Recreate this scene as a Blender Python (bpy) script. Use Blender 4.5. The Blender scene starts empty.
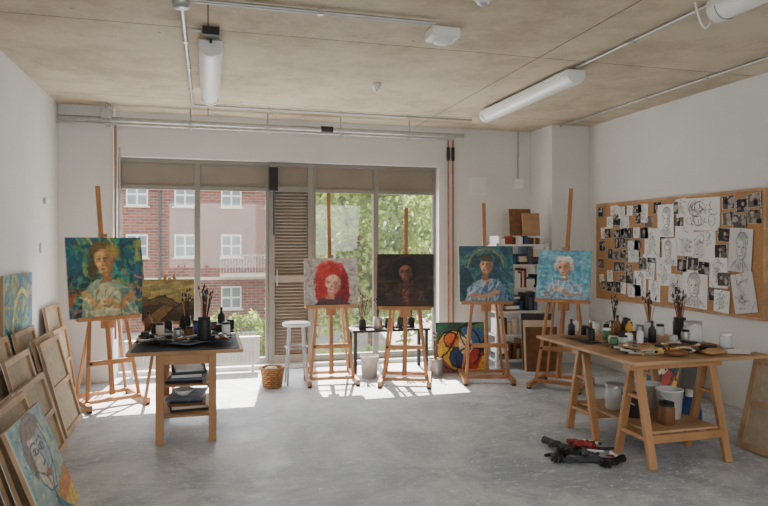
import bpy, math, random
import numpy as np
from mathutils import Matrix, Vector
random.seed(7)
S=bpy.context.scene
def lin(c):
    return tuple(((x/255)/12.92 if x/255<=.04045 else ((x/255+.055)/1.055)**2.4) for x in c)
# ------------------------------------------------------------------ materials
def nodes(name):
    m=bpy.data.materials.new(name); m.use_nodes=True
    nt=m.node_tree; return m,nt,nt.nodes['Principled BSDF']
def mat(name,col,rough=.6,metal=0,var=.12,scale=8,bump=0,stretch=(1,1,1),spec=.5):
    m,nt,b=nodes(name); c=lin(col)
    tc=nt.nodes.new('ShaderNodeTexCoord'); mp=nt.nodes.new('ShaderNodeMapping'); mp.inputs['Scale'].default_value=stretch
    n=nt.nodes.new('ShaderNodeTexNoise'); n.inputs['Scale'].default_value=scale; n.inputs['Detail'].default_value=5
    r=nt.nodes.new('ShaderNodeValToRGB'); e=r.color_ramp.elements
    e[0].position=.3; e[1].position=.7
    e[0].color=(*[x*(1-var) for x in c],1); e[1].color=(*[min(1,x*(1+var)) for x in c],1)
    L=nt.links.new; L(tc.outputs['Object'],mp.inputs[0]); L(mp.outputs[0],n.inputs['Vector']); L(n.outputs[0],r.inputs[0]); L(r.outputs[0],b.inputs['Base Color'])
    b.inputs['Roughness'].default_value=rough; b.inputs['Metallic'].default_value=metal
    b.inputs['Specular IOR Level'].default_value=spec
    if bump:
        bp=nt.nodes.new('ShaderNodeBump'); bp.inputs['Strength'].default_value=bump; bp.inputs['Distance'].default_value=.01
        L(n.outputs[0],bp.inputs['Height']); L(bp.outputs[0],b.inputs['Normal'])
    return m
def attr_mat(name,rough=.55):
    m,nt,b=nodes(name); a=nt.nodes.new('ShaderNodeVertexColor'); a.layer_name='Col'
    n=nt.nodes.new('ShaderNodeTexNoise'); n.inputs['Scale'].default_value=60
    tc=nt.nodes.new('ShaderNodeTexCoord'); nt.links.new(tc.outputs['Object'],n.inputs['Vector'])
    bp=nt.nodes.new('ShaderNodeBump'); bp.inputs['Strength'].default_value=.25; bp.inputs['Distance'].default_value=.004
    nt.links.new(n.outputs[0],bp.inputs['Height']); nt.links.new(bp.outputs[0],b.inputs['Normal'])
    nt.links.new(a.outputs['Color'],b.inputs['Base Color']); b.inputs['Roughness'].default_value=rough
    return m
M={}
M['wall']=mat('plaster_white',(216,215,212),.9,0,.035,2,.05)
M['wood']=mat('pine_wood',(180,134,90),.5,0,.22,5,.05,(1,1,.25))
M['wood2']=mat('beech_wood',(176,138,100),.6,0,.28,6,.05,(.4,1,1))
M['easel']=mat('easel_wood',(174,122,78),.5,0,.28,6,.05,(1,1,.3))
M['stretch']=mat('stretcher_pine',(176,142,104),.6,0,.25,6,0)
M['linen']=mat('raw_linen',(180,164,140),.9,0,.14,16,.1)
M['primed']=mat('primed_canvas',(212,208,200),.8,0,.05,20)
M['frame']=mat('window_frame_metal',(132,128,120),.45,.2,.05,4)
M['spandrel']=mat('spandrel_panel',(136,126,112),.6,0,.06,3)
M['louver']=mat('louvre_taupe',(158,149,138),.55,0,.08,4)
M['white']=mat('white_enamel',(226,226,222),.4,0,.03,4)
M['diff']=mat('diffuser_plastic',(238,238,234),.3,0,.02,3)
M['galv']=mat('galvanised_steel',(176,176,174),.4,.6,.1,12)
M['copper']=mat('copper_pipe',(160,112,88),.45,.3,.15,12)
M['dark']=mat('dark_metal',(38,37,38),.5,.2,.2,10)
M['charcoal']=mat('charcoal_card',(62,62,66),.7,0,.25,10)
M['black']=mat('black_rubber',(22,22,24),.6,0,.2,10)
M['red']=mat('red_paint',(150,34,30),.5,0,.15,20)
M['blue']=mat('blue_paint',(44,76,130),.5,0,.15,20)
M['green']=mat('green_paint',(60,110,66),.5,0,.15,20)
M['yellow']=mat('yellow_paint',(210,170,50),.5,0,.15,20)
M['orange']=mat('orange_paint',(200,100,40),.5,0,.15,20)
M['cream']=mat('cream_paper',(216,204,180),.8,0,.06,20)
M['paper']=mat('white_paper',(228,226,222),.85,0,.03,20)
M['bluegrey']=mat('blue_grey_paper',(96,108,128),.7,0,.3,12)
M['winglass']=mat('dark_window_glass',(120,124,128),.2,0,.3,1)
M['wicker']=mat('wicker',(168,120,74),.7,0,.35,40,.4)
M['cork']=mat('cork',(176,132,88),.9,0,.2,90,.2)
M['bristle']=mat('brush_bristle',(60,44,30),.8,0,.2,40)
M['handle']=mat('brush_handle',(120,70,38),.4,0,.3,20)
M['bark']=mat('bark',(84,70,54),.9,0,.3,8,.4)
M['brownpaint']=mat('brown_ochre',(120,78,44),.6,0,.25,14)
M['art']=attr_mat('oil_paint')
M['draw']=attr_mat('ink_on_paper',.9)
m,nt,b=nodes('jar_glass'); b.inputs['Base Color'].default_value=(.75,.82,.82,1); b.inputs['Roughness'].default_value=.12; b.inputs['Alpha'].default_value=.45
M['glass']=m
# window glass: clear, plus a faint translucent mix that puts haze over the view
m=bpy.data.materials.new('window_glass'); m.use_nodes=True; nt=m.node_tree; nt.nodes.clear()
o=nt.nodes.new('ShaderNodeOutputMaterial'); mx=nt.nodes.new('ShaderNodeMixShader'); t=nt.nodes.new('ShaderNodeBsdfTransparent'); g=nt.nodes.new('ShaderNodeBsdfGlossy')
g.inputs['Roughness'].default_value=.02; mx.inputs[0].default_value=.04; du=nt.nodes.new('ShaderNodeBsdfTranslucent'); mx2=nt.nodes.new('ShaderNodeMixShader'); mx2.inputs[0].default_value=.006
nt.links.new(t.outputs[0],mx.inputs[1]); nt.links.new(g.outputs[0],mx.inputs[2]); nt.links.new(mx.outputs[0],mx2.inputs[1]); nt.links.new(du.outputs[0],mx2.inputs[2]); nt.links.new(mx2.outputs[0],o.inputs[0]); M['pane']=m
m,nt,b=nodes('leaves'); n=nt.nodes.new('ShaderNodeTexNoise'); n.inputs['Scale'].default_value=1.2
tc=nt.nodes.new('ShaderNodeTexCoord'); nt.links.new(tc.outputs['Object'],n.inputs['Vector'])
r=nt.nodes.new('ShaderNodeValToRGB'); e=r.color_ramp.elements; e[0].position=.35; e[0].color=(*lin((96,122,54)),1); e[1].position=.65; e[1].color=(*lin((170,186,96)),1)
nt.links.new(n.outputs[0],r.inputs[0]); nt.links.new(r.outputs[0],b.inputs['Base Color']); b.inputs['Roughness'].default_value=.7
tr=nt.nodes.new('ShaderNodeBsdfTranslucent'); nt.links.new(r.outputs[0],tr.inputs[0]); mx=nt.nodes.new('ShaderNodeMixShader'); mx.inputs[0].default_value=.5
nt.links.new(b.outputs[0],mx.inputs[1]); nt.links.new(tr.outputs[0],mx.inputs[2]); nt.links.new(mx.outputs[0],nt.nodes['Material Output'].inputs[0]); M['leaf']=m
m,nt,b=nodes('red_brick'); tc=nt.nodes.new('ShaderNodeTexCoord'); sp=nt.nodes.new('ShaderNodeSeparateXYZ'); cb=nt.nodes.new('ShaderNodeCombineXYZ')
br=nt.nodes.new('ShaderNodeTexBrick'); br.inputs['Scale'].default_value=1; br.inputs['Brick Width'].default_value=.45; br.inputs['Row Height'].default_value=.15; br.inputs['Mortar Size'].default_value=.014
br.inputs['Color1'].default_value=(*lin((142,80,60)),1); br.inputs['Color2'].default_value=(*lin((106,56,46)),1); br.inputs['Mortar'].default_value=(*lin((150,132,118)),1)
L=nt.links.new; L(tc.outputs['Object'],sp.inputs[0]); L(sp.outputs[0],cb.inputs[0]); L(sp.outputs[2],cb.inputs[1]); L(cb.outputs[0],br.inputs[0])
n=nt.nodes.new('ShaderNodeTexNoise'); n.inputs['Scale'].default_value=.6; n.inputs['Detail'].default_value=6; L(tc.outputs['Object'],n.inputs['Vector'])
mr=nt.nodes.new('ShaderNodeMapRange'); mr.inputs['To Min'].default_value=.6; mr.inputs['To Max'].default_value=1.3; L(n.outputs[0],mr.inputs[0])
hs=nt.nodes.new('ShaderNodeHueSaturation'); L(br.outputs[0],hs.inputs['Color']); L(mr.outputs[0],hs.inputs['Value']); L(hs.outputs[0],b.inputs['Base Color']); b.inputs['Roughness'].default_value=.9
M['brick']=m
# ceiling
m,nt,b=nodes('concrete_soffit'); L=nt.links.new
tc=nt.nodes.new('ShaderNodeTexCoord')
br=nt.nodes.new('ShaderNodeTexBrick'); br.offset=0; br.inputs['Scale'].default_value=1; br.inputs['Brick Width'].default_value=2.7; br.inputs['Row Height'].default_value=2.44; br.inputs['Mortar Size'].default_value=.007; br.inputs['Mortar Smooth'].default_value=.3
br.inputs['Color1'].default_value=(*lin((204,189,166)),1); br.inputs['Color2'].default_value=(*lin((196,180,156)),1); br.inputs['Mortar'].default_value=(*lin((120,104,84)),1)
L(tc.outputs['Object'],br.inputs[0])
n=nt.nodes.new('ShaderNodeTexNoise'); n.inputs['Scale'].default_value=1.2; n.inputs['Detail'].default_value=11; n.inputs['Roughness'].default_value=.72; L(tc.outputs['Object'],n.inputs['Vector'])
r=nt.nodes.new('ShaderNodeValToRGB'); e=r.color_ramp.elements; e[0].position=.38; e[0].color=(.62,.59,.54,1); e[1].position=.56; e[1].color=(1,1,1,1); L(n.outputs[0],r.inputs[0])
mx=nt.nodes.new('ShaderNodeMixRGB'); mx.blend_type='MULTIPLY'; mx.inputs[0].default_value=.75; L(br.outputs[0],mx.inputs[1]); L(r.outputs[0],mx.inputs[2])
v=nt.nodes.new('ShaderNodeTexVoronoi'); v.inputs['Scale'].default_value=2.6; L(tc.outputs['Object'],v.inputs['Vector'])
rv=nt.nodes.new('ShaderNodeValToRGB'); e=rv.color_ramp.elements; e[0].position=.025; e[0].color=(.3,.26,.22,1); e[1].position=.05; e[1].color=(1,1,1,1); L(v.outputs['Distance'],rv.inputs[0])
mx2=nt.nodes.new('ShaderNodeMixRGB'); mx2.blend_type='MULTIPLY'; mx2.inputs[0].default_value=.7; L(mx.outputs[0],mx2.inputs[1]); L(rv.outputs[0],mx2.inputs[2])
L(mx2.outputs[0],b.inputs['Base Color']); b.inputs['Roughness'].default_value=.9; M['ceil']=m
# floor : worn painted concrete
m,nt,b=nodes('worn_concrete'); L=nt.links.new; tc=nt.nodes.new('ShaderNodeTexCoord')
def tn(sc,det,ro,dist=0,vec=None):
    n=nt.nodes.new('ShaderNodeTexNoise'); n.inputs['Scale'].default_value=sc; n.inputs['Detail'].default_value=det; n.inputs['Roughness'].default_value=ro; n.inputs['Distortion'].default_value=dist; L(vec or tc.outputs['Object'],n.inputs['Vector']); return n
def ramp(src,p0,c0,p1,c1):
    r=nt.nodes.new('ShaderNodeValToRGB'); e=r.color_ramp.elements; e[0].position=p0; e[0].color=(*c0,1); e[1].position=p1; e[1].color=(*c1,1); L(src,r.inputs[0]); return r
def mul(a,b_,f,mode='MULTIPLY'):
    x=nt.nodes.new('ShaderNodeMixRGB'); x.blend_type=mode; 
    if isinstance(f,float): x.inputs[0].default_value=f
    else: L(f,x.inputs[0])
    L(a,x.inputs[1])
    if isinstance(b_,tuple): x.inputs[2].default_value=(*b_,1)
    else: L(b_,x.inputs[2])
    return x.outputs[0]
n=tn(.9,13,.74,.8); base=ramp(n.outputs[0],.4,lin((160,168,176)),.6,lin((210,213,215)))
n2=tn(3.2,12,.78,.6); c=mul(base.outputs[0],ramp(n2.outputs[0],.43,(.68,.7,.73),.53,(1,1,1)).outputs[0],.7)
mp=nt.nodes.new('ShaderNodeMapping'); mp.inputs['Scale'].default_value=(1,3,1); mp.inputs['Rotation'].default_value=(0,0,.6); L(tc.outputs['Object'],mp.inputs[0])
n3=tn(7,10,.82,.5,mp.outputs[0]); c=mul(c,lin((232,233,232)),ramp(n3.outputs[0],.54,(0,0,0),.62,(.75,.75,.75)).outputs[0],'MIX')
n4=tn(26,6,.65); c=mul(c,lin((242,242,240)),ramp(n4.outputs[0],.61,(0,0,0),.65,(.9,.9,.9)).outputs[0],'MIX')
n5=tn(15,6,.7,0,mp.outputs[0]); c=mul(c,lin((92,94,100)),ramp(n5.outputs[0],.62,(0,0,0),.68,(.75,.75,.75)).outputs[0],'MIX')
L(c,b.inputs['Base Color'])
rr=nt.nodes.new('ShaderNodeMapRange'); rr.inputs['From Min'].default_value=.35; rr.inputs['From Max'].default_value=.65; rr.inputs['To Min'].default_value=.36; rr.inputs['To Max'].default_value=.7; L(n2.outputs[0],rr.inputs[0]); L(rr.outputs[0],b.inputs['Roughness'])
M['floor']=m
M['ground']=mat('paving',(150,148,140),.9,0,.1,1)
# ------------------------------------------------------------------ mesh builder
class MB:
    def __init__(s): s.v=[];s.f=[];s.m=[];s.sm=[];s.mats=[];s.X=Matrix(); s.col={}
    def mi(s,k):
        if k not in s.mats: s.mats.append(k)
        return s.mats.index(k)
    def add(s,vs,fs,k,smooth=False):
        o=len(s.v); s.v+= [tuple(s.X@Vector(p)) for p in vs]; i=s.mi(k)
        for f in fs: s.f.append(tuple(o+j for j in f)); s.m.append(i); s.sm.append(smooth)
        return o
    def box(s,c,d,k,R=None):
        hx,hy,hz=[q/2 for q in d]; R=R or Matrix.Identity(3)
        vs=[Vector(c)+R@Vector((x,y,z)) for x in(-hx,hx) for y in(-hy,hy) for z in(-hz,hz)]
        s.add(vs,[(0,1,3,2),(4,6,7,5),(0,4,5,1),(2,3,7,6),(0,2,6,4),(1,5,7,3)],k)
    def b2(s,x0,x1,y0,y1,z0,z1,k): s.box(((x0+x1)/2,(y0+y1)/2,(z0+z1)/2),(abs(x1-x0),abs(y1-y0),abs(z1-z0)),k)
    def beam(s,p,q,w,t,k,up=(0,1,0)):
        p=Vector(p);q=Vector(q);z=(q-p).normalized(); u=Vector(up); x=u.cross(z)
        if x.length<1e-4: x=Vector((1,0,0)).cross(z)
        x.normalize(); y=z.cross(x)
        R=Matrix((x,y,z)).transposed(); s.box((p+q)/2,(w,t,(q-p).length),k,R)
    def cyl(s,p,q,r0,k,r1=None,n=12,cap=True):
        r1=r0 if r1 is None else r1; p=Vector(p);q=Vector(q);z=(q-p).normalized()
        x=z.orthogonal().normalized(); y=z.cross(x); vs=[]
        for c,r in((p,r0),(q,r1)):
            for i in range(n):
                a=2*math.pi*i/n; vs.append(c+x*r*math.cos(a)+y*r*math.sin(a))
        fs=[(i,(i+1)%n,n+(i+1)%n,n+i) for i in range(n)]
        s.add(vs,fs,k,True)
        if cap: s.add(vs[:n],[tuple(range(n))[::-1]],k); s.add(vs[n:],[tuple(range(n))],k)
    def lathe(s,c,prof,k,n=20,tilt=None):
        c=Vector(c); vs=[]; R=tilt or Matrix.Identity(3)
        for r,z in prof:
            for i in range(n):
                a=2*math.pi*i/n; vs.append(c+R@Vector((r*math.cos(a),r*math.sin(a),z)))
        fs=[]
        for j in range(len(prof)-1):
            for i in range(n): fs.append((j*n+i,j*n+(i+1)%n,(j+1)*n+(i+1)%n,(j+1)*n+i))
        s.add(vs,fs,k,True)
    def tube(s,pts,r,k,n=8):
        for a,b in zip(pts[:-1],pts[1:]): s.cyl(a,b,r,k,n=n)
    def blob(s,c,d,k,n=10,seed=0,j=.15):
        rg=random.Random(seed); vs=[];m_=n//2
        for a in range(m_+1):
            for b_ in range(n):
                th=math.pi*a/m_; ph=2*math.pi*b_/n; q=1+(rg.random()-.5)*2*j*(0<a<m_)
                vs.append((c[0]+d[0]*math.sin(th)*math.cos(ph)*q,c[1]+d[1]*math.sin(th)*math.sin(ph)*q,c[2]+d[2]*math.cos(th)))
        fs=[(a*n+b_,a*n+(b_+1)%n,(a+1)*n+(b_+1)%n,(a+1)*n+b_) for a in range(m_) for b_ in range(n)]
        s.add(vs,fs,k,True)
    def grid(s,art,w,h,y,k='art',flip=False):
        ny,nx=art.U.shape
        vs=[((art.U[j,i]-.5)*w,y,art.V[j,i]*h) for j in range(ny) for i in range(nx)]
        fs=[(j*nx+i,j*nx+i+1,(j+1)*nx+i+1,(j+1)*nx+i) for j in range(ny-1) for i in range(nx-1)]
        o=s.add(vs,fs,k); s.col[o]=art.lin().reshape(-1,3)
    def obj(s,name,bevel=0,loc=None,shade=None):
        me=bpy.data.meshes.new(name); me.from_pydata(s.v,[],s.f)
        for k in s.mats: me.materials.append(M[k])
        me.polygons.foreach_set('material_index',s.m); me.polygons.foreach_set('use_smooth',s.sm)
        if s.col:
            a=me.color_attributes.new('Col','FLOAT_COLOR','POINT'); arr=np.ones((len(s.v),4),np.float32)
            for o,c in s.col.items(): arr[o:o+len(c),:3]=c
            a.data.foreach_set('color',arr.ravel())
        me.update(); ob=bpy.data.objects.new(name,me); S.collection.objects.link(ob)
        if bevel:
            md=ob.modifiers.new('bevel','BEVEL'); md.width=bevel; md.segments=1; md.limit_method='ANGLE'
        return ob
def place(x,y,z=0,yaw=0): return Matrix.Translation((x,y,z))@Matrix.Rotation(math.radians(yaw),4,'Z')
# ------------------------------------------------------------------ painter
class Art:
    def __init__(s,nx,ny,bg,seed=0,jit=.012):
        s.g=np.random.default_rng(seed); s.U,s.V=np.meshgrid(np.linspace(0,1,nx),np.linspace(0,1,ny))
        s.C=np.ones((ny,nx,3))*np.array(bg,float); s.u=s.U+(s.n(14,14)-.5)*2*jit; s.v=s.V+(s.n(14,14)-.5)*2*jit
    def n(s,fx,fy):
        r=s.g.random((fy+2,fx+2)); x=s.U*fx; y=s.V*fy; i=np.floor(x).astype(int); j=np.floor(y).astype(int); a=x-i; b=y-j
        a=a*a*(3-2*a); b=b*b*(3-2*b)
        return (r[j,i]*(1-a)+r[j,i+1]*a)*(1-b)+(r[j+1,i]*(1-a)+r[j+1,i+1]*a)*b
    def mix(s,m,c): m=np.clip(m,0,1)[...,None]; s.C=s.C*(1-m)+np.array(c,float)*m
    def ell(s,cx,cy,rx,ry,c,rot=0,soft=.08,op=1):
        t=math.radians(rot); x=s.u-cx; y=s.v-cy; a=(x*math.cos(t)+y*math.sin(t))/rx; b=(-x*math.sin(t)+y*math.cos(t))/ry
        s.mix(op*np.clip((1-np.sqrt(a*a+b*b))/soft+.5,0,1),c)
    def poly(s,P,c,op=1):
        ins=np.zeros(s.u.shape,bool); k=len(P)
        for i in range(k):
            x0,y0=P[i];x1,y1=P[(i+1)%k]
            if y0==y1: continue
            cond=((y0>s.v)!=(y1>s.v))&(s.u<(x1-x0)*(s.v-y0)/(y1-y0)+x0); ins^=cond
        s.mix(ins*op,c)
    def line(s,P,w,c,op=1):
        for (x0,y0),(x1,y1) in zip(P[:-1],P[1:]):
            dx,dy=x1-x0,y1-y0; t=np.clip(((s.u-x0)*dx+(s.v-y0)*dy)/(dx*dx+dy*dy+1e-9),0,1)
            d=np.hypot(s.u-x0-t*dx,s.v-y0-t*dy); s.mix(op*np.clip((w-d)/(w*.5)+.5,0,1),c)
    def arc(s,cx,cy,rx,ry,a0,a1,w,c,op=1):
        s.line([(cx+rx*math.cos(math.radians(a0+(a1-a0)*i/10)),cy+ry*math.sin(math.radians(a0+(a1-a0)*i/10))) for i in range(11)],w,c,op)
    def dabs(s,cols,k,ln=.12,w=.018,box=(0,1,0,1),op=.7,ang=None):
        for _ in range(k):
            x=s.g.uniform(box[0],box[1]); y=s.g.uniform(box[2],box[3]); a=s.g.uniform(0,math.pi) if ang is None else math.radians(ang)+s.g.normal()*.3
            l=ln*s.g.uniform(.5,1.2); s.line([(x-l*math.cos(a)/2,y-l*math.sin(a)/2),(x+l*math.cos(a)/2,y+l*math.sin(a)/2)],w*s.g.uniform(.6,1.4),cols[s.g.integers(len(cols))],op)
    def impress(s,k=450,ln=.045,w=.008,var=.1):
        ny,nx=s.U.shape; f=s.n(4,4)*6.28
        for _ in range(k):
            i=s.g.integers(nx); j=s.g.integers(ny); x,y=s.U[j,i],s.V[j,i]; a=f[j,i]+s.g.normal()*.3; l=ln*s.g.uniform(.4,1.2)/2
            c=s.C[j,i]*(1+s.g.normal()*var)+s.g.normal(size=3)*6
            s.line([(x-l*math.cos(a),y-l*math.sin(a)),(x+l*math.cos(a),y+l*math.sin(a))],w*s.g.uniform(.5,1.3),c,.7)
    def tex(s,a=.18):
        s.C=s.C*(1+(s.n(40,12)-.5)[...,None]*a+(s.n(12,45)-.5)[...,None]*a)
        g=s.C.mean(axis=2,keepdims=True); s.C=g+(s.C-g)*1.12
    def lin(s):
        c=np.clip(s.C/255,0,1); return np.where(c<=.04045,c/12.92,((c+.055)/1.055)**2.4)
def face(A,cx,cy,r,skin,shade,line=(74,52,44),lips=(160,72,62),rot=0,turn=.12):
    U,V=A.u,A.v; t=math.radians(rot); A.u,A.v=cx+(U-cx)*math.cos(t)+(V-cy)*math.sin(t),cy-(U-cx)*math.sin(t)+(V-cy)*math.cos(t)
    A.poly([(cx-r*.32,cy-r*.8),(cx+r*.32,cy-r*.8),(cx+r*.4,cy-r*1.6),(cx-r*.4,cy-r*1.6)],shade)
    A.ell(cx,cy+r*.12,r*.72,r*.85,skin); A.ell(cx,cy-r*.4,r*.5,r*.62,skin,soft=.15)
    A.ell(cx+r*.42,cy-r*.1,r*.34,r*.8,shade,op=.85,soft=.6); A.ell(cx,cy-r*.92,r*.36,r*.16,shade,op=.8,soft=.6)
    hi=tuple(min(255,q*1.12+4) for q in skin); A.ell(cx-r*.3,cy-r*.2,r*.2,r*.2,hi,soft=.9); A.ell(cx-r*.1,cy+r*.6,r*.4,r*.2,hi,soft=.9,op=.8)
    o=turn*r
    for sx in(-1,1):
        ex=cx-o+sx*r*.28
        A.ell(ex,cy+r*.13,r*.17,r*.1,shade,soft=.8,op=.8); A.ell(ex,cy+r*.11,r*.1,r*.04,line,soft=.5,op=.9); A.arc(ex,cy+r*.2,r*.17,r*.08,25,155,r*.035,line,.6)
    A.poly([(cx-o,cy+r*.15),(cx-o+r*.13,cy-r*.3),(cx-o-r*.04,cy-r*.29)],shade,.8); A.ell(cx-o+r*.02,cy-r*.31,r*.1,r*.035,line,op=.4,soft=.6)
    A.ell(cx-o,cy-r*.56,r*.18,r*.065,lips,soft=.3); A.line([(cx-o-r*.16,cy-r*.56),(cx-o+r*.16,cy-r*.56)],r*.02,line,.6); A.ell(cx-o,cy-r*.7,r*.14,r*.04,shade,op=.6,soft=.6)
    A.u,A.v=U,V
N=128
def art_green():
    A=Art(N,N,(46,96,110),1); A.dabs([(36,84,112),(60,132,128),(96,140,96),(34,64,92),(150,160,90)],110,.22,.022)
    for i,c in enumerate([(186,176,90),(70,150,140),(206,186,96),(40,84,66)]): A.arc(.12+.05*i,.78,.26+.07*i,.26+.06*i,-60,100,.016,c,.8)
    A.arc(.85,.75,.25,.3,70,250,.022,(50,140,134)); A.dabs([(170,90,56),(36,54,52),(200,120,130)],26,.12,.02,(0,.3,0,.5)); A.dabs([(200,120,130),(206,140,90)],10,.1,.016,(.7,1,.2,.6))
    A.ell(.46,.76,.17,.2,(110,92,58),rot=10); A.ell(.34,.62,.07,.16,(88,80,50)); A.ell(.6,.82,.1,.1,(160,136,74),soft=.5)
    A.poly([(.14,0),(.2,.34),(.36,.47),(.6,.46),(.8,.34),(.9,0)],(150,166,140)); A.poly([(.3,0),(.32,.34),(.46,.42),(.64,.34),(.7,0)],(196,196,160)); A.poly([(.7,.05),(.66,.36),(.8,.34),(.86,0)],(100,132,132))
    face(A,.47,.69,.165,(206,166,112),(146,110,78),rot=8)
    A.line([(.2,.3),(.34,.14),(.56,.2)],.042,(200,160,110)); A.line([(.8,.28),(.68,.12),(.48,.16)],.038,(176,132,92)); A.ell(.52,.2,.07,.05,(206,160,116))
    A.dabs([(120,150,130),(226,220,180),(110,112,76)],30,.12,.01,(.2,.85,0,.35)); A.impress(); A.tex(); return A
def art_red():
    A=Art(N,N,(192,184,178),2); A.dabs([(206,194,188),(176,156,152),(160,142,142)],60,.2,.02)
    A.ell(.52,.5,.31,.4,(150,38,42)); A.ell(.34,.38,.13,.33,(176,52,50),rot=-8); A.ell(.7,.34,.14,.32,(128,28,36),rot=8); A.ell(.5,.8,.25,.14,(208,88,78)); A.ell(.44,.72,.2,.2,(190,60,56),soft=.5)
    A.poly([(.16,0),(.3,.16),(.7,.16),(.88,0)],(96,66,70)); face(A,.53,.45,.2,(222,180,154),(190,132,114),lips=(176,60,56),rot=-8,line=(96,56,50))
    for k in range(10): A.arc(.52,.48,.19+.016*k,.25+.02*k,35+4*k,165+3*k,.006,(214,100,86) if k%2 else (110,28,34),.8)
    A.poly([(.33,.6),(.34,.76),(.56,.83),(.74,.68),(.6,.68),(.42,.7)],(178,54,52)); A.impress(400,.06,.008); A.tex(); return A
def art_dark():
    A=Art(N,N,(46,36,31),3); A.dabs([(62,46,37),(36,30,29),(82,55,40),(32,36,42)],100,.2,.025)
    A.ell(.5,.7,.22,.24,(26,22,21)); A.poly([(.1,0),(.22,.3),(.4,.4),(.62,.4),(.8,.3),(.92,0)],(64,47,38)); A.poly([(.46,.1),(.44,.34),(.58,.34),(.56,.1)],(114,72,56))
    face(A,.5,.64,.16,(134,88,66),(74,48,39),(24,17,17),(104,48,44),rot=6); A.dabs([(130,74,54),(86,44,36),(34,44,54)],26,.12,.012,(.15,.85,0,.4)); A.impress(); A.tex(.3); return A
def art_blueman():
    A=Art(N,N,(44,84,96),4); A.dabs([(36,70,88),(66,118,120),(30,58,76),(84,132,122)],90,.2,.024)
    A.arc(.5,.62,.33,.33,0,180,.02,(146,138,84),.8); A.arc(.5,.62,.38,.37,0,180,.014,(60,126,134)); A.ell(.14,.3,.12,.25,(28,54,62),op=.7)
    A.poly([(.1,0),(.16,.26),(.38,.4),(.62,.42),(.84,.3),(.9,0)],(148,172,186)); A.poly([(.42,.42),(.5,.26),(.58,.42)],(190,144,116)); A.poly([(.62,.4),(.84,.3),(.9,0),(.66,0)],(92,120,142))
    face(A,.5,.64,.155,(206,160,126),(142,96,78),rot=-6); A.ell(.5,.79,.12,.075,(74,66,58)); A.ell(.5,.75,.17,.022,(88,80,68),rot=-5)
    A.dabs([(204,216,218),(90,124,146),(60,80,110)],36,.15,.012,(.15,.85,0,.34),ang=70); A.line([(.22,.12),(.5,.1),(.7,.18)],.036,(190,142,110)); A.impress(); A.tex(); return A
def art_sky():
    A=Art(N,N,(104,158,180),5); A.dabs([(124,178,196),(86,144,170),(148,192,200)],90,.22,.024)
    A.poly([(.08,0),(.14,.26),(.36,.4),(.64,.42),(.86,.3),(.94,0)],(156,186,202)); A.ell(.5,.8,.17,.1,(214,214,208)); A.ell(.35,.68,.04,.1,(200,198,190)); A.ell(.65,.68,.04,.1,(186,186,182))
    face(A,.5,.65,.165,(212,172,144),(160,122,104),rot=8); A.ell(.49,.84,.15,.055,(224,224,218)); A.line([(.2,.1),(.36,.24),(.54,.18)],.036,(202,160,134)); A.line([(.86,.14),(.62,.12),(.5,.22)],.034,(192,150,124)); A.ell(.5,.46,.06,.03,(206,204,198),soft=.5)
    A.dabs([(216,224,228),(110,150,176),(90,110,140)],34,.14,.012,(.12,.88,0,.36)); A.impress(); A.tex(); return A
def art_abstract():
    A=Art(N,N,(44,70,60),6)
    A.poly([(0,.55),(.3,1),(0,1)],(40,90,70)); A.ell(.35,.45,.34,.4,(200,160,60)); A.ell(.75,.75,.26,.25,(66,106,140)); A.ell(.7,.25,.3,.26,(166,60,48)); A.ell(.45,.3,.18,.2,(36,62,104)); A.ell(.3,.65,.14,.16,(200,104,50)); A.ell(.6,.55,.14,.2,(216,206,178)); A.poly([(0,0),(.4,0),(.1,.3)],(130,60,44)); A.poly([(.8,0),(1,0),(1,.5)],(210,170,70)); A.poly([(.5,1),(1,1),(1,.85)],(80,130,90))
    for q in[(.35,.45,.34,.4,0,300),(.7,.25,.3,.26,20,240),(.45,.3,.18,.2,90,380),(.75,.75,.26,.25,100,360),(.3,.65,.14,.16,0,300),(.6,.5,.3,.4,-60,60)]: A.arc(*q,.014,(26,26,28))
    A.line([(0,.2),(.3,.5),(.5,.9),(.9,1)],.016,(26,26,28)); A.impress(); A.tex(); return A
def art_sea():
    A=Art(N,N,(64,124,144),8); A.dabs([(46,100,134),(90,160,154),(180,176,100),(36,72,106),(160,104,66),(116,166,120)],160,.26,.024)
    A.arc(.6,.4,.3,.4,60,260,.03,(206,190,116)); A.impress(); A.tex(); return A
def art_pastel():
    A=Art(N,N,(146,170,166),9); A.dabs([(116,152,162),(170,182,148),(190,188,166),(100,136,146)],80,.24,.03)
    A.ell(.52,.62,.24,.32,(186,180,160)); A.ell(.64,.6,.12,.28,(134,152,160),op=.8,soft=.4); A.poly([(0,0),(0,.26),(.4,.2),(1,.4),(1,0)],(190,130,74)); A.poly([(0,0),(.2,.18),(.5,.1),(1,.2),(1,0)],(206,180,100)); A.poly([(.2,0),(.5,.24),(.8,0)],(74,124,142))
    A.ell(.5,.9,.28,.1,(120,104,88)); A.ell(.26,.7,.07,.22,(112,100,88))
    A.impress(300)
    for q in[(.52,.62,.25,.33,0,360),(.5,.64,.33,.36,20,190),(.42,.68,.065,.03,0,360),(.6,.68,.065,.03,0,360),(.42,.72,.08,.04,20,160),(.6,.72,.08,.04,20,160),(.52,.46,.08,.03,180,360),(.2,.3,.3,.25,-30,90),(.8,.2,.3,.3,100,200)]: A.arc(*q,.009,(58,64,74),.85)
    A.line([(.5,.7),(.55,.55),(.49,.54)],.01,(58,64,74)); A.ell(.42,.68,.025,.025,(40,50,60)); A.ell(.6,.68,.025,.025,(40,50,60)); A.ell(.52,.455,.07,.025,(160,84,72))
    A.impress(150); A.tex(); return A
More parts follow.
